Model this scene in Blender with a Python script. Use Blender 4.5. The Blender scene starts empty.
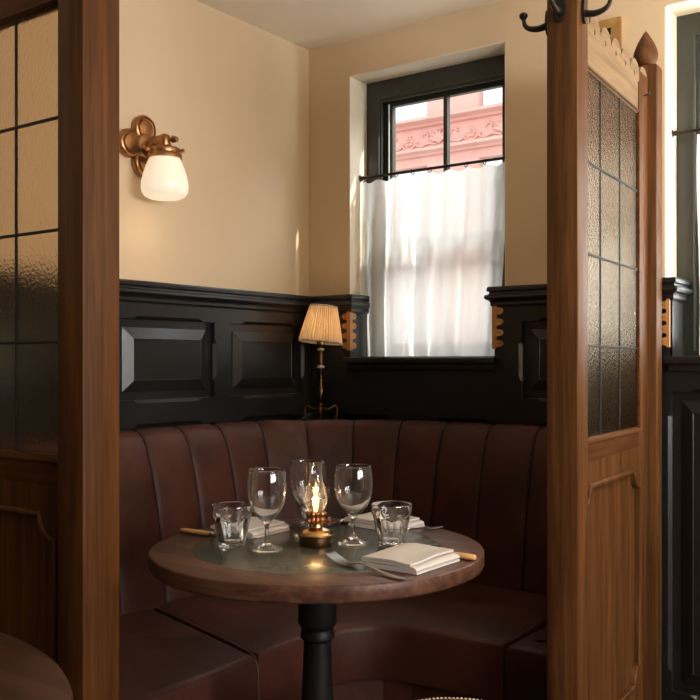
import bpy, bmesh, math, random
from mathutils import Vector, Matrix, noise as mnoise
PI = math.pi
random.seed(7)
sc = bpy.context.scene
C = sc.collection

# ------------------------------------------------------------------ object helpers
def tag(o, label=None, cat=None, group=None, kind=None):
    if label: o['label'] = label
    if cat: o['category'] = cat
    if group: o['group'] = group
    if kind: o['kind'] = kind
    return o

def empty(name, loc=(0, 0, 0), rz=0.0):
    o = bpy.data.objects.new(name, None)
    C.objects.link(o)
    o.location = loc
    o.rotation_euler = (0, 0, rz)
    o.empty_display_size = .05
    return o

def obj(name, bm, mat, parent=None, smooth=None):
    """link a bmesh as one mesh object; smooth = crease angle in degrees"""
    bmesh.ops.remove_doubles(bm, verts=bm.verts, dist=1e-6)
    bmesh.ops.recalc_face_normals(bm, faces=bm.faces)
    me = bpy.data.meshes.new(name)
    if smooth is not None:
        ang = math.radians(smooth)
        for f in bm.faces: f.smooth = True
        for e in bm.edges:
            e.smooth = not (len(e.link_faces) != 2 or e.calc_face_angle(0) > ang)
    bm.to_mesh(me); bm.free()
    me.materials.append(mat)
    o = bpy.data.objects.new(name, me)
    C.objects.link(o)
    if parent: o.parent = parent
    return o

def copy_tree(o, parent=None):
    c = o.copy(); C.objects.link(c)
    if parent is not None: c.parent = parent
    for ch in list(o.children): copy_tree(ch, c)
    return c

# ------------------------------------------------------------------ shape helpers
def NB(): return bmesh.new()

def add_box(bm, x0, x1, y0, y1, z0, z1, bev=0.0, seg=2):
    vs = [bm.verts.new((x, y, z)) for x in (x0, x1) for y in (y0, y1) for z in (z0, z1)]
    F = [(0, 1, 3, 2), (4, 6, 7, 5), (0, 4, 5, 1), (2, 3, 7, 6), (0, 2, 6, 4), (1, 5, 7, 3)]
    fs = [bm.faces.new([vs[i] for i in f]) for f in F]
    if bev > 0:
        es = list({e for f in fs for e in f.edges})
        bmesh.ops.bevel(bm, geom=es, offset=bev, segments=seg, profile=.5, affect='EDGES')

def bbox(name, dims, mat, parent=None, bev=0.0, seg=2, smooth=None):
    bm = NB(); add_box(bm, *dims, bev=bev, seg=seg)
    return obj(name, bm, mat, parent, smooth if smooth is not None else (35 if bev else None))

def add_lathe(bm, prof, seg=48, c=(0, 0, 0), axis='z', fn=None):
    """prof: list of (r, h). r == 0 makes a pole."""
    rings = []
    def P(r, a, h):
        if axis == 'z': v = (r*math.cos(a), r*math.sin(a), h)
        elif axis == 'x': v = (h, r*math.cos(a), r*math.sin(a))
        else: v = (r*math.cos(a), h, r*math.sin(a))
        return (v[0]+c[0], v[1]+c[1], v[2]+c[2])
    for i, (r, h) in enumerate(prof):
        if r <= 1e-7:
            rings.append([bm.verts.new(P(0, 0, h))])
        else:
            ring = []
            for k in range(seg):
                a = 2*PI*k/seg
                rr, hh = (fn(i, r, h, a) if fn else (r, h))
                ring.append(bm.verts.new(P(rr, a, hh)))
            rings.append(ring)
    for A, B in zip(rings, rings[1:]):
        for k in range(seg):
            k2 = (k+1) % seg
            if len(A) == 1 and len(B) == 1: continue
            if len(A) == 1: bm.faces.new((A[0], B[k], B[k2]))
            elif len(B) == 1: bm.faces.new((A[k], B[0], A[k2]))
            else: bm.faces.new((A[k], B[k], B[k2], A[k2]))

def lathe(name, prof, mat, parent=None, seg=48, c=(0, 0, 0), axis='z', smooth=40, fn=None):
    bm = NB(); add_lathe(bm, prof, seg, c, axis, fn)
    return obj(name, bm, mat, parent, smooth)

def add_tube(bm, pts, rad, seg=10, cap=True):
    pts = [Vector(p) for p in pts]
    n = len(pts)
    R = rad if isinstance(rad, (list, tuple)) else [rad]*n
    t0 = (pts[1]-pts[0]).normalized()
    up = Vector((0, 0, 1)) if abs(t0.z) < .9 else Vector((1, 0, 0))
    nx = t0.cross(up).normalized()
    rings = []
    for i in range(n):
        t = (pts[min(i+1, n-1)]-pts[max(i-1, 0)]).normalized()
        nx = (nx - t*nx.dot(t)).normalized()
        ny = t.cross(nx)
        rings.append([bm.verts.new(pts[i]+(nx*math.cos(2*PI*k/seg)+ny*math.sin(2*PI*k/seg))*R[i]) for k in range(seg)])
    for A, B in zip(rings, rings[1:]):
        for k in range(seg):
            bm.faces.new((A[k], A[(k+1) % seg], B[(k+1) % seg], B[k]))
    if cap:
        bm.faces.new(rings[0][::-1]); bm.faces.new(rings[-1])

def tube(name, pts, rad, mat, parent=None, seg=10, smooth=50):
    bm = NB(); add_tube(bm, pts, rad, seg)
    return obj(name, bm, mat, parent, smooth)

def spline(pts, n=8):
    """Catmull-Rom through pts"""
    P = [Vector(p) for p in pts]
    P = [P[0]*2-P[1]] + P + [P[-1]*2-P[-2]]
    out = []
    for i in range(1, len(P)-2):
        for k in range(n):
            t = k/n
            a, b, c, d = P[i-1], P[i], P[i+1], P[i+2]
            out.append(.5*((2*b)+(c-a)*t+(2*a-5*b+4*c-d)*t*t+(3*b-a-3*c+d)*t**3))
    out.append(P[-2])
    return out

def add_plate(bm, outer, holes, depth, M):
    """flat plate: outline with holes [(front loop, second loop, d2)], thickness depth.
    local (u, v, w): w = distance into the wall from the front face; M maps (u,v,w) -> point"""
    fr = [bm.verts.new(M(u, v, 0)) for u, v in outer]
    bk = [bm.verts.new(M(u, v, depth)) for u, v in outer]
    es = []
    n = len(outer)
    for i in range(n):
        es.append(bm.edges.new((fr[i], fr[(i+1) % n])))
        bm.faces.new((fr[i], fr[(i+1) % n], bk[(i+1) % n], bk[i]))
    esb = [bm.edges.get((bk[i], bk[(i+1) % n])) for i in range(n)]
    for h in holes:
        f1, f2, d2 = h if isinstance(h, tuple) and len(h) == 3 else (h, h, None)
        loops = [[bm.verts.new(M(u, v, 0)) for u, v in f1]]
        if d2: loops.append([bm.verts.new(M(u, v, d2)) for u, v in f2])
        loops.append([bm.verts.new(M(u, v, depth)) for u, v in f2])
        m = len(f1)
        for A, B in zip(loops, loops[1:]):
            for i in range(m):
                j = (i+1) % m
                try: bm.faces.new((A[i], A[j], B[j], B[i]))
                except ValueError: pass
        for i in range(m):
            e = bm.edges.get((loops[0][i], loops[0][(i+1) % m])) or bm.edges.new((loops[0][i], loops[0][(i+1) % m]))
            es.append(e)
            e = bm.edges.get((loops[-1][i], loops[-1][(i+1) % m])) or bm.edges.new((loops[-1][i], loops[-1][(i+1) % m]))
            esb.append(e)
    bmesh.ops.triangle_fill(bm, use_beauty=True, use_dissolve=False, edges=es)
    bmesh.ops.triangle_fill(bm, use_beauty=True, use_dissolve=False, edges=esb)

def rect(a, b, c, d): return [(a, c), (b, c), (b, d), (a, d)]

def stop_hole(a, b, c, d, ch=.010, g=.055, s=.018):
    """a panel opening whose edges carry stopped chamfers"""
    front, back = [], []
    def side(p, q, nx, ny):
        L = math.hypot(q[0]-p[0], q[1]-p[1]); ux, uy = (q[0]-p[0])/L, (q[1]-p[1])/L
        for dist, off in ((0, 0), (g, 0), (g+s, ch), (L-g-s, ch), (L-g, 0)):
            bx, by = p[0]+ux*dist, p[1]+uy*dist
            back.append((bx, by)); front.append((bx+nx*off, by+ny*off))
    side((a, c), (b, c), 0, -1); side((b, c), (b, d), 1, 0)
    side((b, d), (a, d), 0, 1); side((a, d), (a, c), -1, 0)
    return (front, back, ch)

def add_sweep(bm, path, prof, closed_prof=True):
    """sweep profile (n, z) along plan path; n is offset to the RIGHT of travel, mitred"""
    P = [Vector((p[0], p[1])) for p in path]
    rows = []
    for i in range(len(P)):
        d0 = (P[i]-P[i-1]).normalized() if i > 0 else None
        d1 = (P[i+1]-P[i]).normalized() if i < len(P)-1 else None
        if d0 is None: d0 = d1
        if d1 is None: d1 = d0
        r0, r1 = Vector((d0.y, -d0.x)), Vector((d1.y, -d1.x))
        b = (r0+r1).normalized(); k = 1/max(.2, b.dot(r0))
        rows.append([bm.verts.new((P[i].x+b.x*n*k, P[i].y+b.y*n*k, z)) for n, z in prof])
    m = len(prof)
    for A, B in zip(rows, rows[1:]):
        for j in range(m if closed_prof else m-1):
            j2 = (j+1) % m
            bm.faces.new((A[j], A[j2], B[j2], B[j]))
    bm.faces.new(rows[0]); bm.faces.new(rows[-1][::-1])

def add_loft(bm, rows, cap=True, closed=True):
    V = [[bm.verts.new(p) for p in r] for r in rows]
    m = len(V[0])
    for A, B in zip(V, V[1:]):
        for j in range(m if closed else m-1):
            j2 = (j+1) % m
            bm.faces.new((A[j], A[j2], B[j2], B[j]))
    if cap:
        bm.faces.new(V[0][::-1]); bm.faces.new(V[-1])

# ------------------------------------------------------------------ materials
def mat(name):
    m = bpy.data.materials.new(name); m.use_nodes = True
    nt = m.node_tree
    for n in list(nt.nodes): nt.nodes.remove(n)
    out = nt.nodes.new('ShaderNodeOutputMaterial')
    return m, nt, out

def nd(nt, kind, **kw):
    n = nt.nodes.new(kind)
    for k, v in kw.items():
        if k in n.inputs: n.inputs[k].default_value = v
        else: setattr(n, k, v)
    return n

def ramp(nt, fac, stops):
    r = nt.nodes.new('ShaderNodeValToRGB')
    el = r.color_ramp.elements
    while len(el) > len(stops): el.remove(el[-1])
    while len(el) < len(stops): el.new(.5)
    for e, (p, c) in zip(el, stops):
        e.position = p; e.color = (*c, 1)
    nt.links.new(fac, r.inputs['Fac'])
    return r

def coords(nt, scale=(1, 1, 1), kind='Object'):
    tc = nd(nt, 'ShaderNodeTexCoord'); mp = nd(nt, 'ShaderNodeMapping')
    mp.inputs['Scale'].default_value = scale
    nt.links.new(tc.outputs[kind], mp.inputs['Vector'])
    return mp.outputs['Vector']

def bump(nt, height, strength, dist=.002):
    b = nd(nt, 'ShaderNodeBump', Strength=strength, Distance=dist)
    nt.links.new(height, b.inputs['Height'])
    return b.outputs['Normal']

def mottled(name, c0, c1, rough=.5, scale=8, metallic=0, bstr=.0, bscale=60, bdist=.002, spec=.5, detail=4, coat=0, rrange=None, sheen=0):
    m, nt, out = mat(name)
    p = nd(nt, 'ShaderNodeBsdfPrincipled', Roughness=rough, Metallic=metallic)
    p.inputs['Specular IOR Level'].default_value = spec
    p.inputs['Coat Weight'].default_value = coat
    p.inputs['Sheen Weight'].default_value = sheen
    v = coords(nt)
    n = nd(nt, 'ShaderNodeTexNoise', Scale=scale, Detail=detail)
    nt.links.new(v, n.inputs['Vector'])
    r = ramp(nt, n.outputs['Fac'], [(.32, c0), (.68, c1)])
    nt.links.new(r.outputs['Color'], p.inputs['Base Color'])
    if rrange:
        rr = nd(nt, 'ShaderNodeMapRange'); rr.inputs['To Min'].default_value = rrange[0]; rr.inputs['To Max'].default_value = rrange[1]
        nt.links.new(n.outputs['Fac'], rr.inputs['Value']); nt.links.new(rr.outputs['Result'], p.inputs['Roughness'])
    if bstr:
        n2 = nd(nt, 'ShaderNodeTexNoise', Scale=bscale, Detail=3)
        nt.links.new(v, n2.inputs['Vector'])
        nt.links.new(bump(nt, n2.outputs['Fac'], bstr, bdist), p.inputs['Normal'])
    nt.links.new(p.outputs[0], out.inputs[0])
    return m

def wood(name, c0, c1, c2, axis=2, rough=.45, grain=26, bstr=.25, spec=.4, coat=0):
    m, nt, out = mat(name)
    p = nd(nt, 'ShaderNodeBsdfPrincipled', Roughness=rough)
    p.inputs['Specular IOR Level'].default_value = spec
    p.inputs['Coat Weight'].default_value = coat
    s = [grain]*3; s[axis] = grain*.045
    v = coords(nt, s)
    n = nd(nt, 'ShaderNodeTexNoise', Scale=1.6, Detail=6, Roughness=.62, Distortion=.6)
    nt.links.new(v, n.inputs['Vector'])
    s2 = [grain*7]*3; s2[axis] = grain*.25
    v2 = coords(nt, s2)
    n2 = nd(nt, 'ShaderNodeTexNoise', Scale=1.0, Detail=3)
    nt.links.new(v2, n2.inputs['Vector'])
    mx = nd(nt, 'ShaderNodeMath', operation='MULTIPLY_ADD'); mx.inputs[1].default_value = .35
    nt.links.new(n2.outputs['Fac'], mx.inputs[0]); nt.links.new(n.outputs['Fac'], mx.inputs[2])
    r = ramp(nt, mx.outputs[0], [(.5, c0), (.68, c1), (.86, c2)])
    nt.links.new(r.outputs['Color'], p.inputs['Base Color'])
    nt.links.new(bump(nt, mx.outputs[0], bstr, .001), p.inputs['Normal'])
    nt.links.new(p.outputs[0], out.inputs[0])
    return m

def clear_glass(name, rough=0.0, ior=1.45, tint=(1, 1, 1)):
    m, nt, out = mat(name)
    g = nd(nt, 'ShaderNodeBsdfGlass', Roughness=rough, IOR=ior)
    g.inputs['Color'].default_value = (*tint, 1)
    lw = nd(nt, 'ShaderNodeLayerWeight', Blend=.5)
    pw = nd(nt, 'ShaderNodeMath', operation='POWER'); pw.inputs[1].default_value = 3.0
    nt.links.new(lw.outputs['Facing'], pw.inputs[0])
    f = nd(nt, 'ShaderNodeMath', operation='MULTIPLY_ADD'); f.inputs[1].default_value = .13; f.inputs[2].default_value = .006
    nt.links.new(pw.outputs[0], f.inputs[0])
    d = nd(nt, 'ShaderNodeBsdfDiffuse'); d.inputs[0].default_value = (.85, .84, .82, 1)  # white diffuse at grazing edges puts rim brightness into the material
    mx = nd(nt, 'ShaderNodeMixShader')
    nt.links.new(f.outputs[0], mx.inputs[0]); nt.links.new(g.outputs[0], mx.inputs[1]); nt.links.new(d.outputs[0], mx.inputs[2])
    nt.links.new(mx.outputs[0], out.inputs[0])
    return m

def thin_pane(name, tint=(1, 1, 1), expo=4.0, gain=.45, edge_bright=0.0):
    m, nt, out = mat(name)
    t = nd(nt, 'ShaderNodeBsdfTransparent'); t.inputs[0].default_value = (*tint, 1)
    g = nd(nt, 'ShaderNodeBsdfGlossy', Roughness=.02)
    lw = nd(nt, 'ShaderNodeLayerWeight', Blend=.5)
    pw = nd(nt, 'ShaderNodeMath', operation='POWER'); pw.inputs[1].default_value = expo
    nt.links.new(lw.outputs['Facing'], pw.inputs[0])
    f = nd(nt, 'ShaderNodeMath', operation='MULTIPLY_ADD'); f.inputs[1].default_value = gain; f.inputs[2].default_value = .03
    nt.links.new(pw.outputs[0], f.inputs[0])
    mx = nd(nt, 'ShaderNodeMixShader')
    nt.links.new(f.outputs[0], mx.inputs[0]); nt.links.new(t.outputs[0], mx.inputs[1]); nt.links.new(g.outputs[0], mx.inputs[2])
    if edge_bright:  # outline brightness put into the shader: pale diffuse at grazing angles
        h = nd(nt, 'ShaderNodeMath', operation='MULTIPLY_ADD'); h.inputs[1].default_value = edge_bright; h.inputs[2].default_value = .01
        nt.links.new(pw.outputs[0], h.inputs[0])
        d = nd(nt, 'ShaderNodeBsdfTranslucent'); d.inputs[0].default_value = (.9, .88, .84, 1)
        d2 = nd(nt, 'ShaderNodeBsdfDiffuse'); d2.inputs[0].default_value = (.9, .88, .84, 1)
        dm = nd(nt, 'ShaderNodeMixShader', Fac=.5)
        nt.links.new(d.outputs[0], dm.inputs[1]); nt.links.new(d2.outputs[0], dm.inputs[2])
        mh = nd(nt, 'ShaderNodeMixShader')
        nt.links.new(h.outputs[0], mh.inputs[0]); nt.links.new(mx.outputs[0], mh.inputs[1]); nt.links.new(dm.outputs[0], mh.inputs[2])
        mx = mh
    nt.links.new(mx.outputs[0], out.inputs[0])
    return m

def hammered_glass(name, strength=.22, rough=.12):
    m, nt, out = mat(name)
    v = coords(nt)
    n = nd(nt, 'ShaderNodeTexNoise', Scale=190, Detail=2, Roughness=.5)
    nt.links.new(v, n.inputs['Vector'])
    n2 = nd(nt, 'ShaderNodeTexVoronoi', Scale=120)
    nt.links.new(v, n2.inputs['Vector'])
    ad = nd(nt, 'ShaderNodeMath', operation='ADD')
    nt.links.new(n.outputs['Fac'], ad.inputs[0]); nt.links.new(n2.outputs['Distance'], ad.inputs[1])
    g = nd(nt, 'ShaderNodeBsdfGlass', Roughness=rough, IOR=1.52)
    g.inputs['Color'].default_value = (.77, .69, .58, 1)
    nt.links.new(bump(nt, ad.outputs[0], strength, .003), g.inputs['Normal'])
    nt.links.new(g.outputs[0], out.inputs[0])
    return m

def cloth(name, col, transl=.5, transp=0.0, weave=900, bstr=.2, shade_col=None):
    m, nt, out = mat(name)
    v = coords(nt)
    n = nd(nt, 'ShaderNodeTexNoise', Scale=weave, Detail=2)
    nt.links.new(v, n.inputs['Vector'])
    d = nd(nt, 'ShaderNodeBsdfDiffuse'); d.inputs[0].default_value = (*col, 1)
    nt.links.new(bump(nt, n.outputs['Fac'], bstr, .001), d.inputs['Normal'])
    last = d
    if transl:
        t = nd(nt, 'ShaderNodeBsdfTranslucent'); t.inputs[0].default_value = (*(shade_col or col), 1)
        mx = nd(nt, 'ShaderNodeMixShader', Fac=transl)
        nt.links.new(d.outputs[0], mx.inputs[1]); nt.links.new(t.outputs[0], mx.inputs[2]); last = mx
    if transp:
        t = nd(nt, 'ShaderNodeBsdfTransparent')
        mx = nd(nt, 'ShaderNodeMixShader', Fac=transp)
        nt.links.new(last.outputs[0], mx.inputs[1]); nt.links.new(t.outputs[0], mx.inputs[2]); last = mx
    nt.links.new(last.outputs[0], out.inputs[0])
    return m

def glow(name, col, strength, base=(.8, .75, .65)):
    m, nt, out = mat(name)
    p = nd(nt, 'ShaderNodeBsdfPrincipled', Roughness=.25)
    p.inputs['Base Color'].default_value = (*base, 1)
    p.inputs['Emission Color'].default_value = (*col, 1)
    p.inputs['Emission Strength'].default_value = strength
    nt.links.new(p.outputs[0], out.inputs[0])
    return m

OAK0, OAK1, OAK2 = (.040, .0125, .0024), (.068, .0230, .0048), (.100, .038, .0092)
M_oak_up = wood('oak_upright', OAK0, OAK1, OAK2, 2, rough=.5, spec=.16)
M_oak_rl = wood('oak_rail', OAK0, OAK1, OAK2, 0, rough=.5, spec=.16)
LIT_OAK = (.050, .0180, .0042), (.090, .0345, .0098), (.135, .0570, .0190)  # same oak, with the light on the right screen put into its colour
M_lit_oak_up = wood('lit_oak_upright', *LIT_OAK, 2, rough=.5, spec=.18)
M_lit_oak_rl = wood('lit_oak_rail', *LIT_OAK, 0, rough=.5, spec=.18)
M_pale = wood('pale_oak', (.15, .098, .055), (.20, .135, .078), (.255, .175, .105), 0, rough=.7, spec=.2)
M_table = wood('table_oak', (.036, .0135, .0075), (.072, .029, .0165), (.118, .052, .031), 0, rough=.42, grain=20, bstr=.15, spec=.3)
M_walnut = wood('dark_walnut', (.018, .007, .0035), (.032, .012, .006), (.05, .021, .011), 0, rough=.4, grain=18, bstr=.12, spec=.25)
M_orangewood = wood('scallop_wood', (.36, .16, .05), (.48, .23, .08), (.56, .29, .11), 2, rough=.5)
M_blackwood = mottled('black_wood', (.005, .0045, .0045), (.009, .008, .007), .45, 12, spec=.2)
M_paint = mottled('black_paint', (.0085, .0085, .0085), (.013, .0125, .012), .34, 5, bstr=.10, bscale=45, bdist=.002)
M_frame = mottled('green_black_paint', (.022, .026, .022), (.034, .038, .032), .38, 6, bstr=.12, bscale=50)
M_plaster = mottled('cream_plaster', (.61, .46, .295), (.65, .495, .325), .55, 2.2, bstr=.22, bscale=9, bdist=.006, detail=5)
M_darkwall = mottled('far_wall_paint', (.10, .065, .04), (.13, .085, .05), .6, 3)
M_ceiling = mottled('ceiling_paint', (.83, .735, .59), (.86, .765, .62), .75, 3, bstr=.1, bscale=12)
M_reveal = mottled('reveal_paint', (.70, .60, .46), (.75, .65, .50), .6, 3)
M_floor = wood('floorboards', (.03, .016, .009), (.06, .032, .018), (.085, .05, .03), 1, rough=.5, grain=12)
M_leather = mottled('brown_leather', (.030, .0085, .005), (.066, .0195, .0115), .48, 7, spec=.26, bstr=.28, bscale=120, bdist=.0015, detail=6, rrange=(.42, .60))
M_inlay = mottled('green_grey_inlay', (.044, .046, .036), (.072, .071, .056), .24, 9, bstr=.06, bscale=30, detail=6, rrange=(.18, .32))
M_lead = mottled('lead_came', (.012, .011, .010), (.02, .018, .016), .6, 20, spec=.3)
M_bronze = mottled('sconce_bronze', (.34, .17, .075), (.46, .25, .115), .36, 18, metallic=1)
M_brass = mottled('aged_brass', (.52, .32, .12), (.68, .44, .19), .22, 25, metallic=1)
M_darkbrass = mottled('dark_brass', (.10, .060, .028), (.17, .10, .045), .34, 25, metallic=1)
M_copper = mottled('burner_copper', (.30, .13, .06), (.44, .20, .09), .30, 30, metallic=1)
M_iron = mottled('iron', (.020, .016, .014), (.036, .028, .024), .42, 30, metallic=.6)
M_steel = mottled('cutlery_steel', (.36, .345, .32), (.45, .43, .40), .22, 15, metallic=1)
M_handle = wood('knife_handle', (.42, .22, .08), (.55, .31, .12), (.62, .37, .16), 0, rough=.4, grain=60)
M_napkin = cloth('napkin_linen', (.575, .54, .515), transl=.12, weave=1500, bstr=.3)
M_curtain = cloth('curtain_voile', (.88, .85, .80), transl=.66, transp=.12, weave=700, bstr=.25)
M_shade = cloth('shade_silk', (.80, .60, .40), transl=.58, weave=500, shade_col=(.86, .62, .38))
M_glass = clear_glass('drinking_glass')
M_chimney = thin_pane('chimney_glass', (.97, .96, .94), 2.6, .75, .20)
M_pane = thin_pane('window_glass', (.95, .97, .96))
M_hammered = hammered_glass('hammered_glass', .14)
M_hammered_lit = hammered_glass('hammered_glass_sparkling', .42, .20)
M_opal = glow('opal_glass', (1.0, .82, .60), .66, (.62, .56, .46))
M_flame = glow('flame', (1.0, .60, .22), 4.2, (.2, .1, .05))
M_bulb = glow('bulb', (1.0, .72, .40), 6.0)
M_pink = mottled('pink_stucco', (.66, .335, .28), (.72, .385, .32), .8, 2.5, bstr=.3, bscale=14, bdist=.02)
M_white = mottled('white_stone', (.78, .78, .78), (.84, .84, .83), .7, 3)
M_darkpane = mottled('facade_window_glass', (.35, .38, .42), (.45, .48, .5), .15, 1.5)
M_street = mottled('street_paving', (.30, .29, .28), (.38, .37, .36), .8, 6)
M_ivory = mottled('ivory_bead', (.70, .60, .44), (.78, .68, .52), .35, 9)
M_cord = mottled('black_flex', (.012, .010, .009), (.02, .017, .015), .5, 20)
M_pleather = mottled('stool_leather', (.05, .02, .014), (.08, .03, .02), .45, 9)

# ------------------------------------------------------------------ room
H = 2.377
TK = .18                                   # wall thickness
XR, YF = 4.6, -5.6                         # far walls of the room
WX = (.195, .853)                          # first window opening
W2 = (1.385, 2.043)                        # second window opening
WZ = (1.165, 2.24)
CAPZ = 1.404
LIN = .027                                 # dado lining of the window cheeks

def slab_with_holes(name, length, z1, holes, place, m):
    bm = NB()
    add_plate(bm, rect(0, length, 0, z1), [rect(*h) for h in holes], TK, place)
    return tag(obj(name, bm, m), kind='structure')

slab_with_holes('wall_back', XR, H, [(WX[0], WX[1], *WZ), (W2[0], W2[1], *WZ)], lambda u, v, w: (u, w, v), M_plaster)
tag(bbox('wall_left', (-TK, 0, YF-TK, TK, 0, H), M_plaster), kind='structure')
tag(bbox('wall_front', (0, XR, YF-TK, YF, 0, H), M_darkwall), kind='structure')
slab_with_holes('wall_right', -YF+TK, H, [(1.2, 3.4, .95, 2.2)], lambda u, v, w: (XR+w, TK-u, v), M_darkwall)
tag(bbox('ceiling', (-TK, XR+TK, YF-TK, TK, H, H+.1), M_ceiling), kind='structure')
tag(bbox('floor', (-TK, XR+TK, YF-TK, TK, -.1, 0), M_floor), kind='structure')

# reveal linings of the two windows: pale above the dado, black below
def window(name, x0, x1, full=True):
    r = tag(empty(name, (x0, 0, 0)), kind='structure')
    w = x1-x0
    z0, z1 = WZ
    # plastered reveal: two cheeks and a soffit
    bm = NB()
    add_box(bm, 0, .004, .001, .112, CAPZ, z1)
    add_box(bm, w-.004, w, .001, .112, CAPZ, z1)
    add_box(bm, 0, w, .001, .112, z1-.004, z1)
    obj('reveal', bm, M_reveal, r)
    bm = NB()
    add_box(bm, 0, LIN, -.0298, .112, z0, CAPZ-.05)
    add_box(bm, w-LIN, w, -.0298, .112, z0, CAPZ-.05)
    obj('reveal_panel', bm, M_paint, r)
    # box frame in three steps
    bm = NB()
    M = lambda e: (lambda u, v, d: (u, e+d, v))
    add_plate(bm, rect(0, w, z0, z1), [rect(.058, w-.052, z0+.02, z1-.075)], .066, M(.112))
    add_plate(bm, rect(.02, w-.02, z0+.01, z1-.03), [rect(.070, w-.062, z0+.025, z1-.086)], .006, M(.119))
    add_tube(bm, [(.056, .118, z0+.02), (.056, .118, z1-.073), (w-.05, .118, z1-.073), (w-.05, .118, z0+.02)], .007, 8)
    obj('window_frame', bm, M_frame, r, 40)
    zm = 1.60
    for nm, e, a, b in (('lower_sash', .126, z0+.02, zm+.02), ('upper_sash', .150, zm-.02, z1-.075)):
        bm = NB()
        ia, ib, ja, jb = .100, w-.088, a+.035, b-.025
        mid = (ia+ib)/2
        ho = [rect(ia, mid-.008, ja, jb), rect(mid+.008, ib, ja, jb)]
        add_plate(bm, rect(.06, w-.054, a, b), ho, .023, M(e))
        s = obj(nm, bm, M_frame, r)
        for q in (0, 1):
            bm = NB(); pa = (ia, mid-.008) if q == 0 else (mid+.008, ib)
            add_box(bm, pa[0], pa[1], e+.009, e+.013, ja, jb)
            obj('pane', bm, M_pane, s)
    bm = NB()
    add_tube(bm, [(.086, .146, z0+.3), (.086, .146, z1-.09)], .003, 6)
    obj('sash_cord', bm, M_white, r)
    return r
window('window_1', *WX)
window('window_2', *W2)
# third window in the far right wall (outside the picture, lights the room)
r3 = tag(empty('window_3', (XR, -.9, 0), -PI/2), kind='structure')
bm = NB(); add_plate(bm, rect(0, 2.2, .95, 2.2), [rect(.07+i*.7, .07+i*.7+.66, 1.02, 2.13) for i in range(3)], .05, lambda u, v, d: (u, .10+d, v))
obj('window_frame', bm, M_frame, r3)
for i in range(3): bbox('pane', (.07+i*.7, .73+i*.7, .122, .126, 1.02, 2.13), M_pane, r3)

# window sills (black, lit edge)
def sill(name, x0, x1):
    bm = NB()
    add_box(bm, x0+.024, x1-.024, -.031, .112, WZ[0]-.022, WZ[0]+.003)
    add_box(bm, x0+.014, x1-.014, -.062, -.0305, WZ[0]-.022, WZ[0]+.003, .006)
    add_box(bm, x0+.024, x1-.024, -.046, -.0305, WZ[0]-.044, WZ[0]-.020, .005)
    return tag(obj(name, bm, M_paint, None, 40), kind='structure')
sill('trim_window_sill', *WX).name = 'trim_1'
sill('trim_window_sill', W2[0], W2[1]).name = 'trim_2'

# ------------------------------------------------------------------ dado panelling
PT = .030
def wainscot(name, L, place, panels, tops):
    """tops: list of (u0, u1, ztop); panels: (a, b, c, d)"""
    root = tag(empty(name), kind='structure')
    bm = NB()
    outer = []
    for u0, u1, zt in tops:
        outer += [(u0, zt), (u1, zt)]
    outer = [(tops[0][0], 0)] + outer + [(tops[-1][1], 0)]
    add_plate(bm, outer, [stop_hole(*p) for p in panels], .020, lambda u, v, w: place(u, v, PT-w))
    for u0, u1, zt in tops:
        vs = [bm.verts.new(place(u, v, .0095)) for u, v in rect(u0, u1, 0, zt)]
        bm.faces.new(vs)
    obj('panelling', bm, M_paint, root)
    for a, b, c, d in panels:
        bm = NB()
        rows = []
        for g, w in ((.026, .009), (.026, .0125), (.062, .0265), (.064, .0245)):
            rows.append([place(u, v, w) for u, v in rect(a+g, b-g, c+g, d-g)])
        add_loft(bm, rows)
        obj('raised_panel', bm, M_paint, root)
    return root

lp = []
for a, b in ((.075, .474), (.555, .97), (1.05, 1.465), (1.545, 1.96), (2.04, 2.455)):
    lp += [(a, b, 1.03, 1.285), (a, b, .16, .945)]
wl = wainscot('trim_3', 3.0, lambda u, v, w: (w, -u, v), lp, [(.0, 3.0, 1.36)])
bp = [(.10, .46, .16, .945), (.54, .86, .16, .945), (.925, 1.285, 1.03, 1.285), (.94, 1.285, .16, .945),
      (1.415, 1.675, .16, 1.06), (1.755, 2.02, .16, 1.06), (2.12, 2.55, 1.03, 1.285), (2.12, 2.55, .16, .945)]
wb = wainscot('trim_4', 3.0, lambda u, v, w: (u, -w, v), bp,
              [(0, WX[0]+LIN, 1.36), (WX[0]+LIN, WX[1]-LIN, WZ[0]-.023), (WX[1]-LIN, W2[0]+LIN, 1.36), (W2[0]+LIN, W2[1]-LIN, WZ[0]-.023), (W2[1]-LIN, 3.0, 1.36)])
CAP = [(0, 1.336), (.034, 1.336), (.039, 1.342), (.039, 1.351), (.043, 1.357), (.051, 1.361), (.055, 1.367), (.053, 1.375),
       (.043, 1.379), (.041, 1.386), (.048, 1.389), (.048, 1.398), (.045, CAPZ), (0, CAPZ)]
bm = NB(); add_sweep(bm, [(0, -3.0), (0, 0), (WX[0], 0), (WX[0], .110)], CAP); obj('dado_rail', bm, M_paint, wl, 25)
bm = NB(); add_sweep(bm, [(WX[1], .110), (WX[1], 0), (W2[0], 0), (W2[0], .110)], CAP); obj('dado_rail', bm, M_paint, wb, 25)
bm = NB(); add_sweep(bm, [(W2[1], .110), (W2[1], 0), (3.0, 0)], CAP); obj('dado_rail', bm, M_paint, wb, 25)

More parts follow.
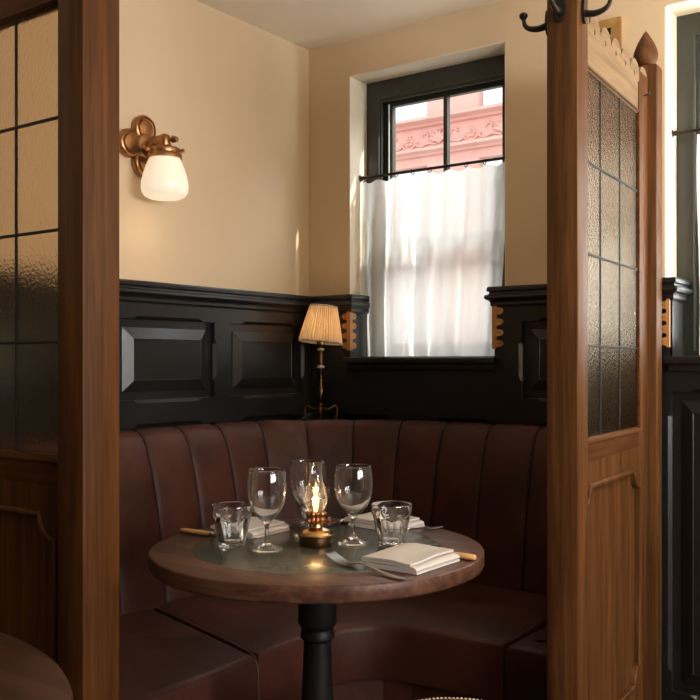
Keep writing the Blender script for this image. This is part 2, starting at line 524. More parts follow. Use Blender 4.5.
# ------------------------------------------------------------------ scalloped brackets on the dado corners
def scallop_outline(edge=0, n=4, z0=0, dz=.0365, lob=.0105, cu=.0225, neck=.0090):
    out = []
    N = 84
    top = n*dz
    for i in range(N+1):
        z = top*i/N
        u = neck
        k = min(n-1, int(z/dz)); zc = (k+.5)*dz
        d = abs(z-zc)
        if d < lob: u = cu+math.sqrt(lob*lob-d*d)
        else:
            q = (d-lob)/(dz/2-lob)
            u = neck+(cu-neck)*max(0, 1-q*2.2)**2
        out.append((u, z))
    return [(-edge, 0)]+out+[(-edge, top)], [(cu, (k+.5)*dz) for k in range(n)]

def circle(cx, cy, r, n=12, ry=None): return [(cx+r*math.cos(2*PI*k/n), cy+(ry or r)*math.sin(2*PI*k/n)) for k in range(n)]

def bracket(x, sgn, label, side):
    """x: corner of the opening; sgn -1: leaf runs left of the corner"""
    r = tag(empty('scalloped_bracket', (x, -PT, 1.194)), label, 'bracket', None)
    ol, ho = scallop_outline()
    hl = [circle(u, z, .0032, 10) for u, z in ho]
    bm = NB(); add_plate(bm, scallop_outline(.006 if side else 0)[0], hl, .008, lambda u, v, w: (sgn*u, -.008+w, v)); obj('front_leaf', bm, M_orangewood, r)
    if side:
        bm = NB(); add_plate(bm, ol, hl, .006, lambda u, v, w: (-sgn*(.006-w), u-.0005, v)); obj('side_leaf', bm, M_orangewood, r)
    return r
bracket(WX[0]+LIN, -1, 'scalloped wooden bracket under the dado rail beside the pleated lamp shade', True)
bracket(WX[1]-LIN, 1, 'scalloped wooden bracket under the dado rail just past the free edge of the curtain', True)
bracket(W2[0]+LIN, -1, 'scalloped wooden bracket by the second window, behind the glazed oak screen', False)

# ------------------------------------------------------------------ glazed screens
def screen(root, sgn):
    """local x away from the wall, z up, face at y=0, outside is -y*sgn"""
    Y = lambda v: v*sgn
    rc = .011 if sgn > 0 else 0.0            # how deep the glass sits in its frame
    M_oak_v, M_oak_h = (M_oak_up, M_oak_rl) if sgn > 0 else (M_lit_oak_up, M_lit_oak_rl)
    def pb(name, x0, x1, y0, y1, z0, z1, m, bev=.003):
        a, b = sorted((Y(y0), Y(y1)))
        return bbox(name, (x0, x1, a, b, z0, z1), m, root, bev)
    pb('front_post', .775, .853, -.025, .064 if sgn > 0 else .049, 0, H, M_oak_v, .005)
    wp = pb('wall_post', .062, .13, -.025, .055, 0, 2.026, M_oak_v, .005)
    # spade shaped finial
    bm = NB()
    prof = [(0, 2.024), (.018, 2.026), (.024, 2.030), (.033, 2.046), (.036, 2.060), (.034, 2.074), (.027, 2.093), (.017, 2.112), (.007, 2.128), (0, 2.137)]
    add_lathe(bm, prof, 24, (.096, Y(.015), 0))
    obj('finial', bm, M_oak_v, wp, 60)
    pb('stile', .13, .228, 0, .036, .12, 1.985, M_oak_v)
    pb('stile', .755, .776, 0, .036, .12, 1.985, M_oak_v)
    pb('glazing_rail', .235, .756, 0, .036, .905, .966, M_oak_h)
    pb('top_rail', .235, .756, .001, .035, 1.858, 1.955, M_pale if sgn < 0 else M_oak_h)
    pb('bottom_rail', .235, .756, 0, .036, .12, .20, M_oak_h)
    # stepped moulding under the glass and round it
    bm = NB()
    add_box(bm, .236, .756, *sorted((Y(-.008), Y(.01))), .952, .964, .003)
    add_box(bm, .236, .756, *sorted((Y(-.003), Y(.01))), 1.860, 1.867, .002)
    add_box(bm, .224, .231, *sorted((Y(-.002), Y(.01))), .952, 1.866, .0015)
    obj('glazing_bead', bm, M_oak_h, root, 35)
    # crest with scallops
    ol = [(.13, 1.95)]
    n, p = 7, .0921
    for k in range(n):
        for i in range(0, 12):
            a = i/12
            ol.append((.13+p*(k+a), 1.970+.034*(1-(2*a-1)**2)**.55))
    ol += [(.13+n*p, 1.970), (.13+n*p, 1.95)]
    holes = [circle(.13+p*(k+.55), 1.964, .0052, 10, .0078) for k in range(n)]
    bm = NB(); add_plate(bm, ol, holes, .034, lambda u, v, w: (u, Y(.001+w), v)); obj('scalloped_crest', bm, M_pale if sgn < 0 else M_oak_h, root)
    # leaded glass
    gl = bbox('leaded_glass', (.227, .756, *sorted((Y(rc+.005), Y(rc+.009))), .962, 1.862), M_hammered if sgn > 0 else M_hammered_lit, root)
    bm = NB()
    for i in (1, 2): add_box(bm, .236+i*.1733-.003, .236+i*.1733+.003, *sorted((Y(rc+.003), Y(rc+.011))), .962, 1.862, .002)
    for i in (1, 2, 3):
        z = .966+i*.2235
        add_box(bm, .236, .756, *sorted((Y(rc+.0025), Y(rc+.0115))), z-.003, z+.003, .0015)
    obj('lead_came', bm, M_lead, gl)
    # lower panel with notched moulding frame
    a, b, c, d = .20, .70, .235, .853
    pl = pb('lower_panel', .235, .756, .010, .030, .198, .906, M_oak_v, 0)
    bm = NB()
    def notched(ins):
        o = []
        R = .048
        x0, x1, z0, z1 = .232+ins, .742-ins, c+ins, d-ins
        for cx, cz, a0 in ((x0, z0, 90), (x1, z0, 180), (x1, z1, 270), (x0, z1, 360)):
            for k in range(9):
                t = math.radians(a0-90*k/8)
                o.append((cx+R*math.cos(t), cz+R*math.sin(t)))
        return o
    # outer board with a notched opening
    add_plate(bm, rect(.18, .757, .13, .912), [notched(.012)], .010, lambda u, v, w: (u, Y(.0005+w), v))
    obj('panel_surround', bm, M_oak_v, pl)
    o = notched(.006); bm = NB()
    pts = [Vector((u, Y(-.001), v)) for u, v in o]
    add_tube(bm, pts+[pts[0], pts[1]], .0065, 8, False)
    obj('panel_moulding', bm, M_oak_v, pl, 60)

s1 = tag(empty('glazed_screen', (-.008, -1.712, 0)), 'dark oak screen with leaded glass closing the end of the booth by the wall sconce', 'screen')
screen(s1, 1)
s2 = tag(empty('glazed_screen', (1.3775+.0098*0-.009, 0, 0), math.atan2(-.998, .07)),
         'pale lit oak screen with leaded glass, scalloped crest and coat hooks on its post', 'screen')
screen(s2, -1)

# nail in the crest of the lit screen
def on_s2(u, out, z):
    """point on the lit screen: u from the wall, out = towards its outer side"""
    return Vector((1.3685+.07*u+.998*out, -.998*u+.07*out, z))

# coat hooks on the post of the lit screen
def hook(p, ang, label, up=.035):
    r = tag(empty('coat_hook', p, ang), label, 'coat hook', 'iron coat hooks on the screen post')
    bm = NB(); add_plate(bm, circle(0, 0, .013, 20, .030), [], .006, lambda u, v, w: (-.0005-w if False else .0005+.006-w, u, v)); obj('back_plate', bm, M_iron, r, 40)
    bm = NB()
    arm = spline([(.004, 0, -.006), (.026, 0, -.010), (.048, 0, -.006), (.060, 0, .004), (.064, 0, up*.6)], 6)
    add_tube(bm, arm, [.0085-.0042*i/(len(arm)-1) for i in range(len(arm))], 10)
    obj('arm', bm, M_iron, r)
    lathe('knob', [(0, up*.6-.004), (.006, up*.6-.002), (.010, up*.6+.004), (.0105, up*.6+.009), (.007, up*.6+.013), (0, up*.6+.014)], M_iron, r, 16, (.064, 0, 0))
    return r
aX = math.atan2(.07, .998)
hook(on_s2(.815, .025, 1.955), aX, 'iron coat hook on the lit side of the oak post, above the scalloped crest')
hook(on_s2(.853, -.015, 1.955), aX-PI/2, 'iron coat hook on the shaded front face of the oak post')
hook(on_s2(.815, -.055, 1.945), aX+PI, 'iron coat hook on the booth side of the oak post, silhouetted on the wall')
t = tag(tube('crest_nail', [on_s2(.175, -.006, 1.922), on_s2(.175, .012, 1.924), on_s2(.175, .016, 1.930), on_s2(.175, .014, 1.938)], .0022, M_iron, None, 8),
        'bent iron nail in the rail below the scalloped crest', 'nail')

# ------------------------------------------------------------------ vent grille on the back wall
v = tag(empty('vent_grille', (1.15, 0, 2.15)), 'brass ventilation grille on the cream wall above the scalloped crest', 'vent')
bm = NB(); add_plate(bm, rect(-.10, .103, -.08, .08), [rect(-.07, .073, -.055+i*.0285, -.035+i*.0285) for i in range(4)], .012, lambda u, v_, w: (u, -.013+w, v_))
obj('grille_plate', bm, M_brass, v)
bbox('backing', (-.098, .10, -.004, -.0005, -.078, .078), M_iron, v)

# ------------------------------------------------------------------ curtains and rods
def curtain_set(x0, x1, cx0, cx1, label, rlabel, seed, ycur=.070, nrings=9):
    rz = 1.860
    rod = tag(empty('curtain_rod', (x0, ycur, rz)), rlabel, 'curtain rod')
    w = x1-x0
    tube('pole', [(.006, 0, 0), (w-.006, 0, 0)], .0055, M_iron, rod, 10)
    for sx in (.0035, w-.0035):
        lathe('socket', [(0, -.003), (.013, -.003), (.013, .001), (.008, .004), (.008, .016), (0, .016)], M_iron, rod, 16, (sx, 0, 0), 'x') if sx < .1 else \
        lathe('socket', [(0, .003), (.013, .003), (.013, -.001), (.008, -.004), (.008, -.016), (0, -.016)], M_iron, rod, 16, (sx, 0, 0), 'x')
    a, b = cx0-x0, cx1-x0
    for k in range(nrings):
        px = a+.012+(b-a-.024)*k/(nrings-1)
        bm = NB()
        pts = [(px+.002*math.sin(q*PI/6), .0092*math.cos(q*PI/6), .0092*math.sin(q*PI/6)-.004) for q in range(13)]
        add_tube(bm, pts, .0016, 6, False)
        obj('ring', bm, M_iron, rod, 60)
    # cloth
    rnd = random.Random(seed)
    bm = NB()
    NX, NZ = 170, 44
    zt, zb = rz-.014, WZ[0]+.006
    ph = [rnd.uniform(0, 6.28) for _ in range(6)]
    rows = []
    for j in range(NZ+1):
        t = j/NZ
        row = []
        for i in range(NX+1):
            u = i/NX
            # edge: right side drifts inward to the hem, left side hugs the reveal
            xl = a+.004*math.sin(t*5+ph[0])
            xr = b-.034*t-.006*math.sin(t*4+ph[1])
            x = xl+(xr-xl)*u
            sag = .010*(math.sin(u*(nrings-1)*PI)**2)*(1-t)**3
            fold = .012*math.sin(u*2*PI*5.5+ph[2]+.5*math.sin(t*3))+.007*math.sin(u*2*PI*9.3+ph[3]+t*.8)
            fold += .004*mnoise.noise(Vector((u*14, t*7, seed)))+.003*mnoise.noise(Vector((u*40, t*18, seed)))
            lo = (.55+.45*min(1, t*5))*(1-.35*max(0, t-.75)*4*.5)
            if u < .17: fold += .018*math.sin(u/.17*PI*2.5)*(.4+.6*min(1, t*4))
            y = ycur*0+fold*lo*.68+.006*(t)
            y = max(-.050, min(.030, y))
            z = zt-(zt-zb)*t-sag
            row.append(bm.verts.new((x, y, z)))
        rows.append(row)
    for A, B in zip(rows, rows[1:]):
        for i in range(NX):
            bm.faces.new((A[i], A[i+1], B[i+1], B[i]))
    cu = obj('cafe_curtain', bm, M_curtain, None, 180)
    cu.location = (x0, ycur, 0)
    tag(cu, label, 'curtain')
    return cu
curtain_set(WX[0], WX[1], WX[0]+.008, WX[1]-.030, 'sheer white half curtain over the lower part of the booth window',
            'black iron rod carrying the sheer half curtain of the booth window', 3)
curtain_set(W2[0], W2[1], W2[0]+.082, W2[1]-.016, 'sheer white half curtain of the second window, past the oak screen',
            'iron curtain rod socketed in the reveal of the second window', 5)

# ------------------------------------------------------------------ banquette
CC = .65                                   # centre of the corner curve in plan
def path_pt(s, n):
    """s along the back (reference offset .14) from the left screen; n offset from the wall"""
    L1 = 1.650-CC
    R = CC-.14
    La = R*PI/2
    if s < L1: return (n, -1.650+s)
    if s < L1+La:
        a = (s-L1)/R
        return (CC-(CC-n)*math.cos(a), -CC+(CC-n)*math.sin(a))
    return (CC+(s-L1-La), -n)
S_END = (1.650-CC)+(CC-.14)*PI/2+(1.312-CC)
bq = tag(empty('banquette', (0, 0, 0)), 'curved corner banquette in channelled dark brown leather around the table', 'banquette')
prof = [(.250, .440), (.246, .50), (.238, .57), (.228, .64), (.216, .71), (.202, .78), (.186, .845), (.170, .89), (.152, .922), (.128, .941), (.100, .945), (.075, .938), (.058, .918), (.050, .88), (.048, .44)]
nrm = []
for i in range(len(prof)):
    p, q = prof[max(0, i-1)], prof[min(len(prof)-1, i+1)]
    t = Vector((q[0]-p[0], q[1]-p[1])).normalized(); nrm.append((t.y, -t.x))
PITCH = .168
S0 = 1.650-.979                            # a seam at y=-.979
bm = NB()
rows = []
seams = []
k = -6
while S0+k*PITCH < S_END:
    s = S0+k*PITCH
    if .02 < s < S_END-.02: seams.append(s)
    k += 1
samples = []
edges = [0.0]+seams+[S_END]
for a, b in zip(edges, edges[1:]):
    for u in (0, .008, .02, .04, .09, .17, .28, .4, .5, .6, .72, .83, .91, .96, .98, .992):
        samples.append((a+(b-a)*u, u))
samples.append((S_END, 1.0))
for s, u in samples:
    b = .0045*(1-abs(2*u-1)**12)+.005*(1-abs(2*u-1)**3)-.004
    row = []
    for i, (n, z) in enumerate(prof):
        w = 0 if i >= 13 else (1 if i < 7 else (.6 if i < 10 else .4))
        wob = .0025*mnoise.noise(Vector((s*5, z*6, 1.7)))
        nn, zz = n+(nrm[i][0]*(b+wob))*w, z+(nrm[i][1]*(b+wob))*w
        if z < .46: nn -= .0
        x, y = path_pt(s, nn)
        row.append((x, y, zz))
    rows.append(row)
add_loft(bm, rows)
obj('channelled_back', bm, M_leather, bq, 50)

M_seam = mottled('seam_thread_leather', (.012, .004, .003), (.018, .006, .004), .6, 20, spec=.2)
for s in seams:
    bm = NB()
    pts = []
    for i, (n, z) in enumerate(prof[:12]):
        b = -.0018
        x, y = path_pt(s, n+nrm[i][0]*b); pts.append((x, y, z+nrm[i][1]*b))
    add_tube(bm, spline(pts, 3), .0030, 6)
    obj('seam', bm, M_seam, bq, 60)

# seat cushions: outlines extruded with soft edges
def arc(cx, cy, r, a0, a1, n=10): return [(cx+r*math.cos(math.radians(a0+(a1-a0)*i/n)), cy+r*math.sin(math.radians(a0+(a1-a0)*i/n))) for i in range(n+1)]
def cushion(name, ol, z0, z1, m, bev=.020, dome=.008):
    """offset outline inward in steps to make a soft top edge"""
    A = sum(ol[i][0]*ol[(i+1) % len(ol)][1]-ol[(i+1) % len(ol)][0]*ol[i][1] for i in range(len(ol)))
    if A < 0: ol = ol[::-1]
    n = len(ol)
    def inset(d):
        out = []
        for i in range(n):
            p0, p1, p2 = Vector(ol[i-1]), Vector(ol[i]), Vector(ol[(i+1) % n])
            d0, d1 = (p1-p0).normalized(), (p2-p1).normalized()
            n0, n1 = Vector((-d0.y, d0.x)), Vector((-d1.y, d1.x))
            b = (n0+n1)
            b = b.normalized() if b.length > 1e-6 else n0
            out.append(p1+b*d/max(.5, b.dot(n0)))
        return out
    bm = NB(); rows = []
    for d, z in ((.006, z0), (0, z0+.012), (0, z1-bev)):
        rows.append([(p.x, p.y, z) for p in inset(d)])
    for k in range(1, 7):
        a = k/6*PI/2
        rows.append([(p.x, p.y, z1-bev+bev*math.sin(a)) for p in inset(bev*(1-math.cos(a)))])
    for d, zz in ((bev+.03, z1+dome*.6), (bev+.07, z1+dome)):
        rows.append([(p.x, p.y, zz) for p in inset(d)])
    add_loft(bm, rows)
    return obj(name, bm, m, bq, 55)
SZ0, SZ1 = .29, .445
# tidy inner corner: front edges meet in a sweep
cushion('seat_cushion', [(.20, -1.645), (.775, -1.645), (.775, -1.175), (.20, -1.010)], SZ0, SZ1, M_leather)
cushion('seat_cushion', [(.20, -1.004), (.775, -1.169)]+[(.775, -1.02), (.782, -.93), (.81, -.84), (.86, -.78), (.93, -.752), (1.03, -.745), (1.215, -.745)]+[(1.225, -.20), (.20, -.20)], SZ0, SZ1, M_leather)
cushion('seat_cushion', [(1.222, -.745), (1.352, -.745), (1.325, -.20), (1.232, -.20)], SZ0, SZ1, M_leather)
bm = NB(); add_tube(bm, [(.22, -1.013, SZ1-.004), (.40, -1.065, SZ1-.003), (.60, -1.122, SZ1-.003), (.735, -1.161, SZ1-.005), (.764, -1.169, SZ1-.012), (.774, -1.170, SZ1-.030), (.776, -1.171, SZ1-.12)], .0055, 8)
obj('seam_piping', bm, M_leather, bq, 60)
bm = NB()
pts = [(.745, -1.655), (.745, -1.02), (.755, -.91), (.79, -.80), (.85, -.74), (.93, -.718), (1.335, -.715)]
ol = [(.05, -1.655)]+pts+[(1.315, -.2), (1.315, -.05), (.05, -.05)]
A = [bm.verts.new((x, y, .10)) for x, y in ol]; B = [bm.verts.new((x, y, .295)) for x, y in ol]
for i in range(len(ol)):
    j = (i+1) % len(ol); bm.faces.new((A[i], A[j], B[j], B[i]))
bm.faces.new(A[::-1]); bm.faces.new(B)
obj('seat_base', bm, M_leather, bq)
bm = NB()
ol = [(.05, -1.655), (.70, -1.655), (.70, -1.02), (.72, -.88), (.80, -.72), (.93, -.66), (1.335, -.655), (1.315, -.2), (1.315, -.05), (.05, -.05)]
A = [bm.verts.new((x, y, .0)) for x, y in ol]; B = [bm.verts.new((x, y, .102)) for x, y in ol]
for i in range(len(ol)):
    j = (i+1) % len(ol); bm.faces.new((A[i], A[j], B[j], B[i]))
bm.faces.new(A[::-1]); bm.faces.new(B)
obj('plinth', bm, M_blackwood, bq)
# triangular ledge behind the corner of the back
bm = NB()
ol = [(.031, -.031), (.031, -.62)]+[path_pt((1.650-CC)+(CC-.14)*(PI/2)*i/16, .062) for i in range(17)]+[(.62, -.031)]
A = [bm.verts.new((x, y, .905)) for x, y in ol]; B = [bm.verts.new((x, y, .930)) for x, y in ol]
for i in range(len(ol)):
    j = (i+1) % len(ol); bm.faces.new((A[i], A[j], B[j], B[i]))
bm.faces.new(A[::-1]); bm.faces.new(B)
obj('corner_ledge', bm, M_blackwood, bq)

# ------------------------------------------------------------------ table lamp on the corner ledge
LX, LY, LZ = .150, -.117, .930
tl = tag(empty('table_lamp', (LX, LY, LZ)), 'slim brass table lamp with pleated glowing shade on the corner ledge', 'lamp')
base = lathe('base', [(0, .030), (.008, .030), (.013, .034), (.030, .040), (.034, .043), (.026, .047), (.012, .052), (0, .054)], M_darkbrass, tl, 32)
for k in range(3):
    a = math.radians(30+120*k)+math.radians(36)
    ca, sa = math.cos(a), math.sin(a)
    pts = [(.020, .043), (.036, .044), (.048, .050), (.059, .055), (.068, .048), (.070, .034), (.067, .018), (.064, .004)]
    tube('foot', spline([(r*ca, r*sa, z) for r, z in pts], 5), .0042, M_darkbrass, base, 8)
lathe('stem', [(0, .050), (.009, .050), (.013, .058), (.007, .066), (.010, .080), (.0155, .102), (.0125, .122), (.008, .14), (.0075, .19), (.0095, .195), (.0085, .20), (.0085, .262), (.006, .27), (.006, .30), (0, .30)], M_darkbrass, tl, 24)
lathe('bead', [(.007, .196), (.0135, .198), (.0145, .202), (.0135, .206), (.007, .208)], M_ivory, tl, 24)
lathe('bead', [(.007, .262), (.013, .264), (.0135, .267), (.013, .270), (.007, .272)], M_ivory, tl, 24)
lathe('bulb_holder', [(0, .282), (.014, .282), (.015, .286), (.015, .312), (.011, .318), (0, .318)], M_brass, tl, 20)
lathe('bulb', [(0, .318), (.008, .320), (.016, .338), (.018, .350), (.014, .362), (0, .370)], M_bulb, tl, 20)
def pleat(i, r, h, a): return (r*(1+.030*math.sin(a*46+.3*math.sin(a*7))), h)
bm = NB(); ps = [(.0805+( .051-.0805)*(t**1.15), .294+(.134)*t) for t in [i/12 for i in range(13)]]
add_lathe(bm, ps, 276, fn=pleat)
sh = obj('lamp_shade', bm, M_shade, tl, 180)
sh.matrix_local = Matrix.Translation((0, 0, .31)) @ Matrix.Rotation(math.radians(5), 4, Vector((-.588, .809, 0))) @ Matrix.Rotation(math.radians(3.5), 4, Vector((-.809, -.588, 0))) @ Matrix.Translation((0, 0, -.31))
for rr, hh in ((.0815, .294), (.0518, .428)):
    bm = NB(); pts = [(rr*math.cos(q*PI/24), rr*math.sin(q*PI/24), hh) for q in range(49)]
    add_tube(bm, pts, .0028, 8, False); obj('shade_trim', bm, M_napkin, sh, 60)
bm = NB()
for k in range(3): add_tube(bm, [(0, 0, .316), (.051*math.cos(2.1*k), .051*math.sin(2.1*k), .426)], .001, 6)
obj('shade_carrier', bm, M_brass, sh, 60)
cord = tube('lamp_cord', spline([(LX-.006, LY-.006, .966), (LX-.03, LY-.05, .950), (LX-.045, LY-.080, .9345), (LX-.095, LY-.13, .934), (.045, -.33, .934), (.045, -.40, .934)], 8), .0028, M_cord, tl, 8)
cord.location = (-LX, -LY, -LZ)

# ------------------------------------------------------------------ wall sconce
sx, sy, sz = 0, -.855, 1.834
sn = tag(empty('wall_sconce', (0, sy, sz)), 'bronze wall sconce with quatrefoil plate and lit opal glass shade', 'wall light')
bm = NB()
for dy, dz in ((0, .054), (.060, 0), (0, -.054), (-.060, 0)):
    add_lathe(bm, [(0, .001), (.043, .001), (.045, .006), (.045, .018), (.041, .024), (.036, .026), (.034, .022), (.030, .021), (.027, .026), (.014, .029), (0, .030)], 36, (0, dy, dz), 'x')
add_lathe(bm, [(0, .002), (.046, .002), (.046, .020), (.036, .032), (.018, .036), (0, .036)], 30, (0, 0, 0), 'x')
obj('back_plate', bm, M_bronze, sn, 35)
AX = .108
bm = NB(); add_tube(bm, spline([(.03, 0, -.004), (.055, 0, 0), (.08, 0, .006), (AX, 0, .006)], 5), [.017]*5+[.015]*5+[.018]*6, 14)
add_lathe(bm, [(0, -.03), (.013, -.03), (.017, -.02), (.020, 0), (.017, .014), (.008, .02), (0, .02)], 20, (AX, 0, .006))
add_lathe(bm, [(0, -.02), (.014, -.02), (.018, -.01), (.014, .0), (.02, .008), (.012, .02), (0, .02)], 20, (.062, 0, .001), 'x')
obj('arm', bm, M_bronze, sn, 45)
lathe('gallery', [(0, -.010), (.020, -.010), (.040, -.016), (.050, -.022), (.052, -.030), (.050, -.036), (.053, -.040), (.053, -.050), (.047, -.052), (0, -.030)], M_bronze, sn, 40, (AX, 0, 0))
for k in range(3):
    a = math.radians(20+120*k)
    bm = NB()
    c, s_ = math.cos(a), math.sin(a)
    add_tube(bm, [(AX+.045*c, .045*s_, -.030), (AX+.060*c, .060*s_, -.030), (AX+.0605*c, .0605*s_, -.030), (AX+.066*c, .066*s_, -.030)], [.003, .003, .007, .006], 12)
    obj('thumb_screw', bm, M_bronze, sn, 40)
bm = NB(); add_tube(bm, [(AX+.012, 0, .006), (AX+.032, .004, .006), (AX+.033, .004, .006), (AX+.048, .007, .004)], [.006, .005, .012, .008], 14)
obj('switch_key', bm, M_bronze, sn, 40)
lathe('opal_shade', [(.044, -.040), (.047, -.050), (.052, -.060), (.061, -.082), (.068, -.104), (.0725, -.126), (.0735, -.142), (.071, -.156), (.063, -.168), (.048, -.175), (.025, -.178), (0, -.1785)], M_opal, sn, 48, (AX, 0, 0), smooth=80)

# ------------------------------------------------------------------ round dining table
TX, TY, TZ = 1.057, -1.297, .76
tb = tag(empty('round_table', (TX, TY, 0)), 'round pedestal table with wooden rim and grey green inset, laid for three', 'table')
R = .350
lathe('tabletop', [(0, TZ-.033), (R-.006, TZ-.033), (R-.002, TZ-.031), (R, TZ-.027), (R, TZ-.004), (R-.0012, TZ-.0012), (R-.004, TZ), (.262, TZ), (.262, TZ-.006), (0, TZ-.006)], M_table, tb, 128, smooth=50)
lathe('inset', [(0, TZ-.004), (.2612, TZ-.004), (.2612, TZ-.0006), (.259, TZ+.0002), (0, TZ+.0002)], M_inlay, tb, 96)
lathe('pedestal', [(0, .705), (.040, .705), (.041, .60), (.037, .592), (.032, .586), (.036, .578), (.036, .568), (.029, .560), (.031, .50), (.036, .40), (.040, .30), (.036, .20), (.030, .15), (.038, .12), (.045, .09), (.050, .06), (0, .06)], M_blackwood, tb, 40)
lathe('top_flange', [(0, TZ-.036), (.13, TZ-.036), (.13, TZ-.044), (.06, TZ-.058), (0, TZ-.058)], M_blackwood, tb, 40)
for k in range(4):
    a = math.radians(45+90*k); c, s_ = math.cos(a), math.sin(a)
    rows = []
    for r_, zt, zb, w in ((.02, .105, .05, .028), (.10, .085, .035, .026), (.18, .055, .018, .024), (.245, .032, 0, .026), (.265, .022, 0, .024)):
        rows.append([(c*r_-s_*w, s_*r_+c*w, zb), (c*r_+s_*w, s_*r_-c*w, zb), (c*r_+s_*w*.7, s_*r_-c*w*.7, zt), (c*r_-s_*w*.7, s_*r_+c*w*.7, zt)])
    bm = NB(); add_loft(bm, rows); obj('foot', bm, M_blackwood, tb, 30)

# neighbouring table (dark, cut by the frame)
nt_ = tag(empty('round_table', (1.054, -2.545, 0)), 'dark wooden round table outside the booth, in front of the glazed screen', 'table')
lathe('tabletop', [(0, TZ-.045), (.49, TZ-.045), (.498, TZ-.041), (.5, TZ-.034), (.5, TZ-.012), (.497, TZ-.006), (.490, TZ-.0005), (0, TZ-.0005)], M_walnut, nt_, 128, smooth=50)
lathe('pedestal', [(0, TZ-.046), (.15, TZ-.046), (.15, TZ-.055), (.05, TZ-.07), (.040, .6), (.033, .55), (.040, .30), (.032, .15), (.05, .06), (.22, .03), (.23, 0), (0, 0)], M_blackwood, nt_, 40)

# stool under the table
st = tag(empty('stool', (1.392, -1.288, 0)), 'round low stool with a pale beaded rim beside the table foot', 'stool')
ZS = .448
lathe('seat', [(0, ZS-.05), (.150, ZS-.05), (.160, ZS-.044), (.160, ZS-.006), (.154, ZS+.002), (.13, ZS+.009), (0, ZS+.014)], M_pleather, st, 64)
bm = NB()
for k in range(120):
    a = 2*PI*k/120
    add_lathe(bm, [(0, -.0036), (.0030, -.002), (.0038, 0), (.0030, .0022), (0, .0036)], 6, (.160*math.cos(a), .160*math.sin(a), ZS-.001))
obj('beaded_trim', bm, M_ivory, st, 60)
for k in range(4):
    a = math.radians(45+90*k); c, s_ = math.cos(a), math.sin(a)
    tube('leg', [(.10*c, .10*s_, ZS-.045), (.125*c, .125*s_, .2), (.14*c, .14*s_, .0)], [.015, .013, .010], M_blackwood, st, 12)

# ------------------------------------------------------------------ glassware
GZ = TZ+.0006
def wine_glass(x, y, label):
    P = [(0, 0), (.033, 0), (.0342, .001), (.0335, .0022), (.029, .004), (.018, .0075), (.009, .012), (.0055, .018), (.0046, .027), (.0044, .040), (.0050, .050), (.0085, .058), (.018, .067), (.029, .080), (.037, .096), (.0402, .112), (.0412, .126), (.0405, .142), (.0385, .158), (.0376, .1655), (.0372, .1665), (.0366, .1655),
         (.0374, .158), (.0394, .142), (.0401, .126), (.0391, .112), (.0358, .097), (.0275, .0815), (.016, .0695), (.007, .0635), (0, .062)]
    if not wine_glass.me:
        bm = NB(); add_lathe(bm, P, 56); o = obj('wine_glass', bm, M_glass, None, 60); wine_glass.me = o
    else:
        o = wine_glass.me.copy(); C.objects.link(o)
    o.location = (x, y, GZ)
    return tag(o, label, 'wine glass', 'stemmed wine glasses on the table')
wine_glass.me = None
wine_glass(.997, -1.391, 'wine glass standing beside the leftmost faceted tumbler')
wine_glass(.965, -1.215, 'wine glass partly hidden behind the oil lamp chimney')
wine_glass(1.103, -1.230, 'wine glass between the oil lamp and the tumbler in front of the back napkin')

def tumbler(x, y, rz, label):
    if not tumbler.me:
        N = 9
        def fn(i, r, h, a):
            if i < 1 or i > 15: return (r, h)
            ph = (a*N/(2*PI)) % 1.0; d = abs(ph-.5)*2          # 0 mid facet, 1 on rib
            za = .066-.016*d**3                                   # arched facet top
            if h < za and h > .008:
                ap = r*math.cos(PI/N)/math.cos((ph-.5)*2*PI/N)
                f = min(1, (za-h)/.004)
                r = r+(ap-r-.0013)*f
            return (r, h)
        bm = NB()
        P = [(0, .001), (.0262, 0), (.0285, .002), (.0288, .006)]
        for k in range(1, 12): P.append((.0288+(.0418-.0288)*(k*.0053+.006-.006)/.066, .006+k*.0053))
        P += [(.0428, .0695), (.0432, .078), (.0434, .086), (.0428, .0888), (.0420, .088), (.0412, .078), (.0402, .066), (.0340, .036), (.0272, .0125), (.024, .0105), (0, .010)]
        add_lathe(bm, P, 108, fn=fn)
        o = obj('tumbler', bm, M_glass, None, 24); tumbler.me = o
    else:
        o = tumbler.me.copy(); C.objects.link(o)
    o.location = (x, y, GZ); o.rotation_euler = (0, 0, rz)
    return tag(o, label, 'tumbler', 'faceted tumblers on the table')
tumbler.me = None
tumbler(.918, -1.411, .2, 'faceted glass tumbler in front of the knife with the pale handle')
tumbler(1.182, -1.202, .5, 'faceted glass tumbler in front of the napkin at the back of the table')
tumbler(.893, -1.110, .9, 'faceted glass tumbler farthest back, half hidden behind wine glass and oil lamp')

# ------------------------------------------------------------------ oil lamp
ol_ = tag(empty('oil_lamp', (1.051, -1.295, GZ)), 'small brass oil lamp with lit flame and glass chimney at the table centre', 'oil lamp')
lathe('font', [(0, 0), (.0345, 0), (.0352, .001), (.0352, .0195), (.0380, .0205), (.0392, .0225), (.0385, .0245), (.0368, .0252)], M_darkbrass, ol_, 48)
lathe('shoulder', [(.0368, .0250), (.0350, .0285), (.0310, .0325), (.0250, .0355), (.0185, .0375), (.0150, .0395), (.0140, .043), (.0140, .048), (0, .048)], M_brass, ol_, 48)
def crown(i, r, h, a): return (r*(1+(.12 if i in (2, 3, 4, 6, 7) else 0)*math.sin(a*14)), h)
bn = lathe('burner', [(0, .045), (.013, .046), (.0195, .0500), (.0212, .0540), (.0195, .0580), (.0175, .0605), (.0205, .0640), (.0218, .0690), (.0185, .0725), (.006, .070), (0, .070)], M_copper, ol_, 84, fn=crown)
bm = NB(); add_tube(bm, [(.014, .004, .053), (.026, .010, .053), (.0262, .010, .053), (.0305, .0125, .053)], [.002, .002, .0085, .0080], 16)
obj('wick_knob', bm, M_copper, ol_, 35)
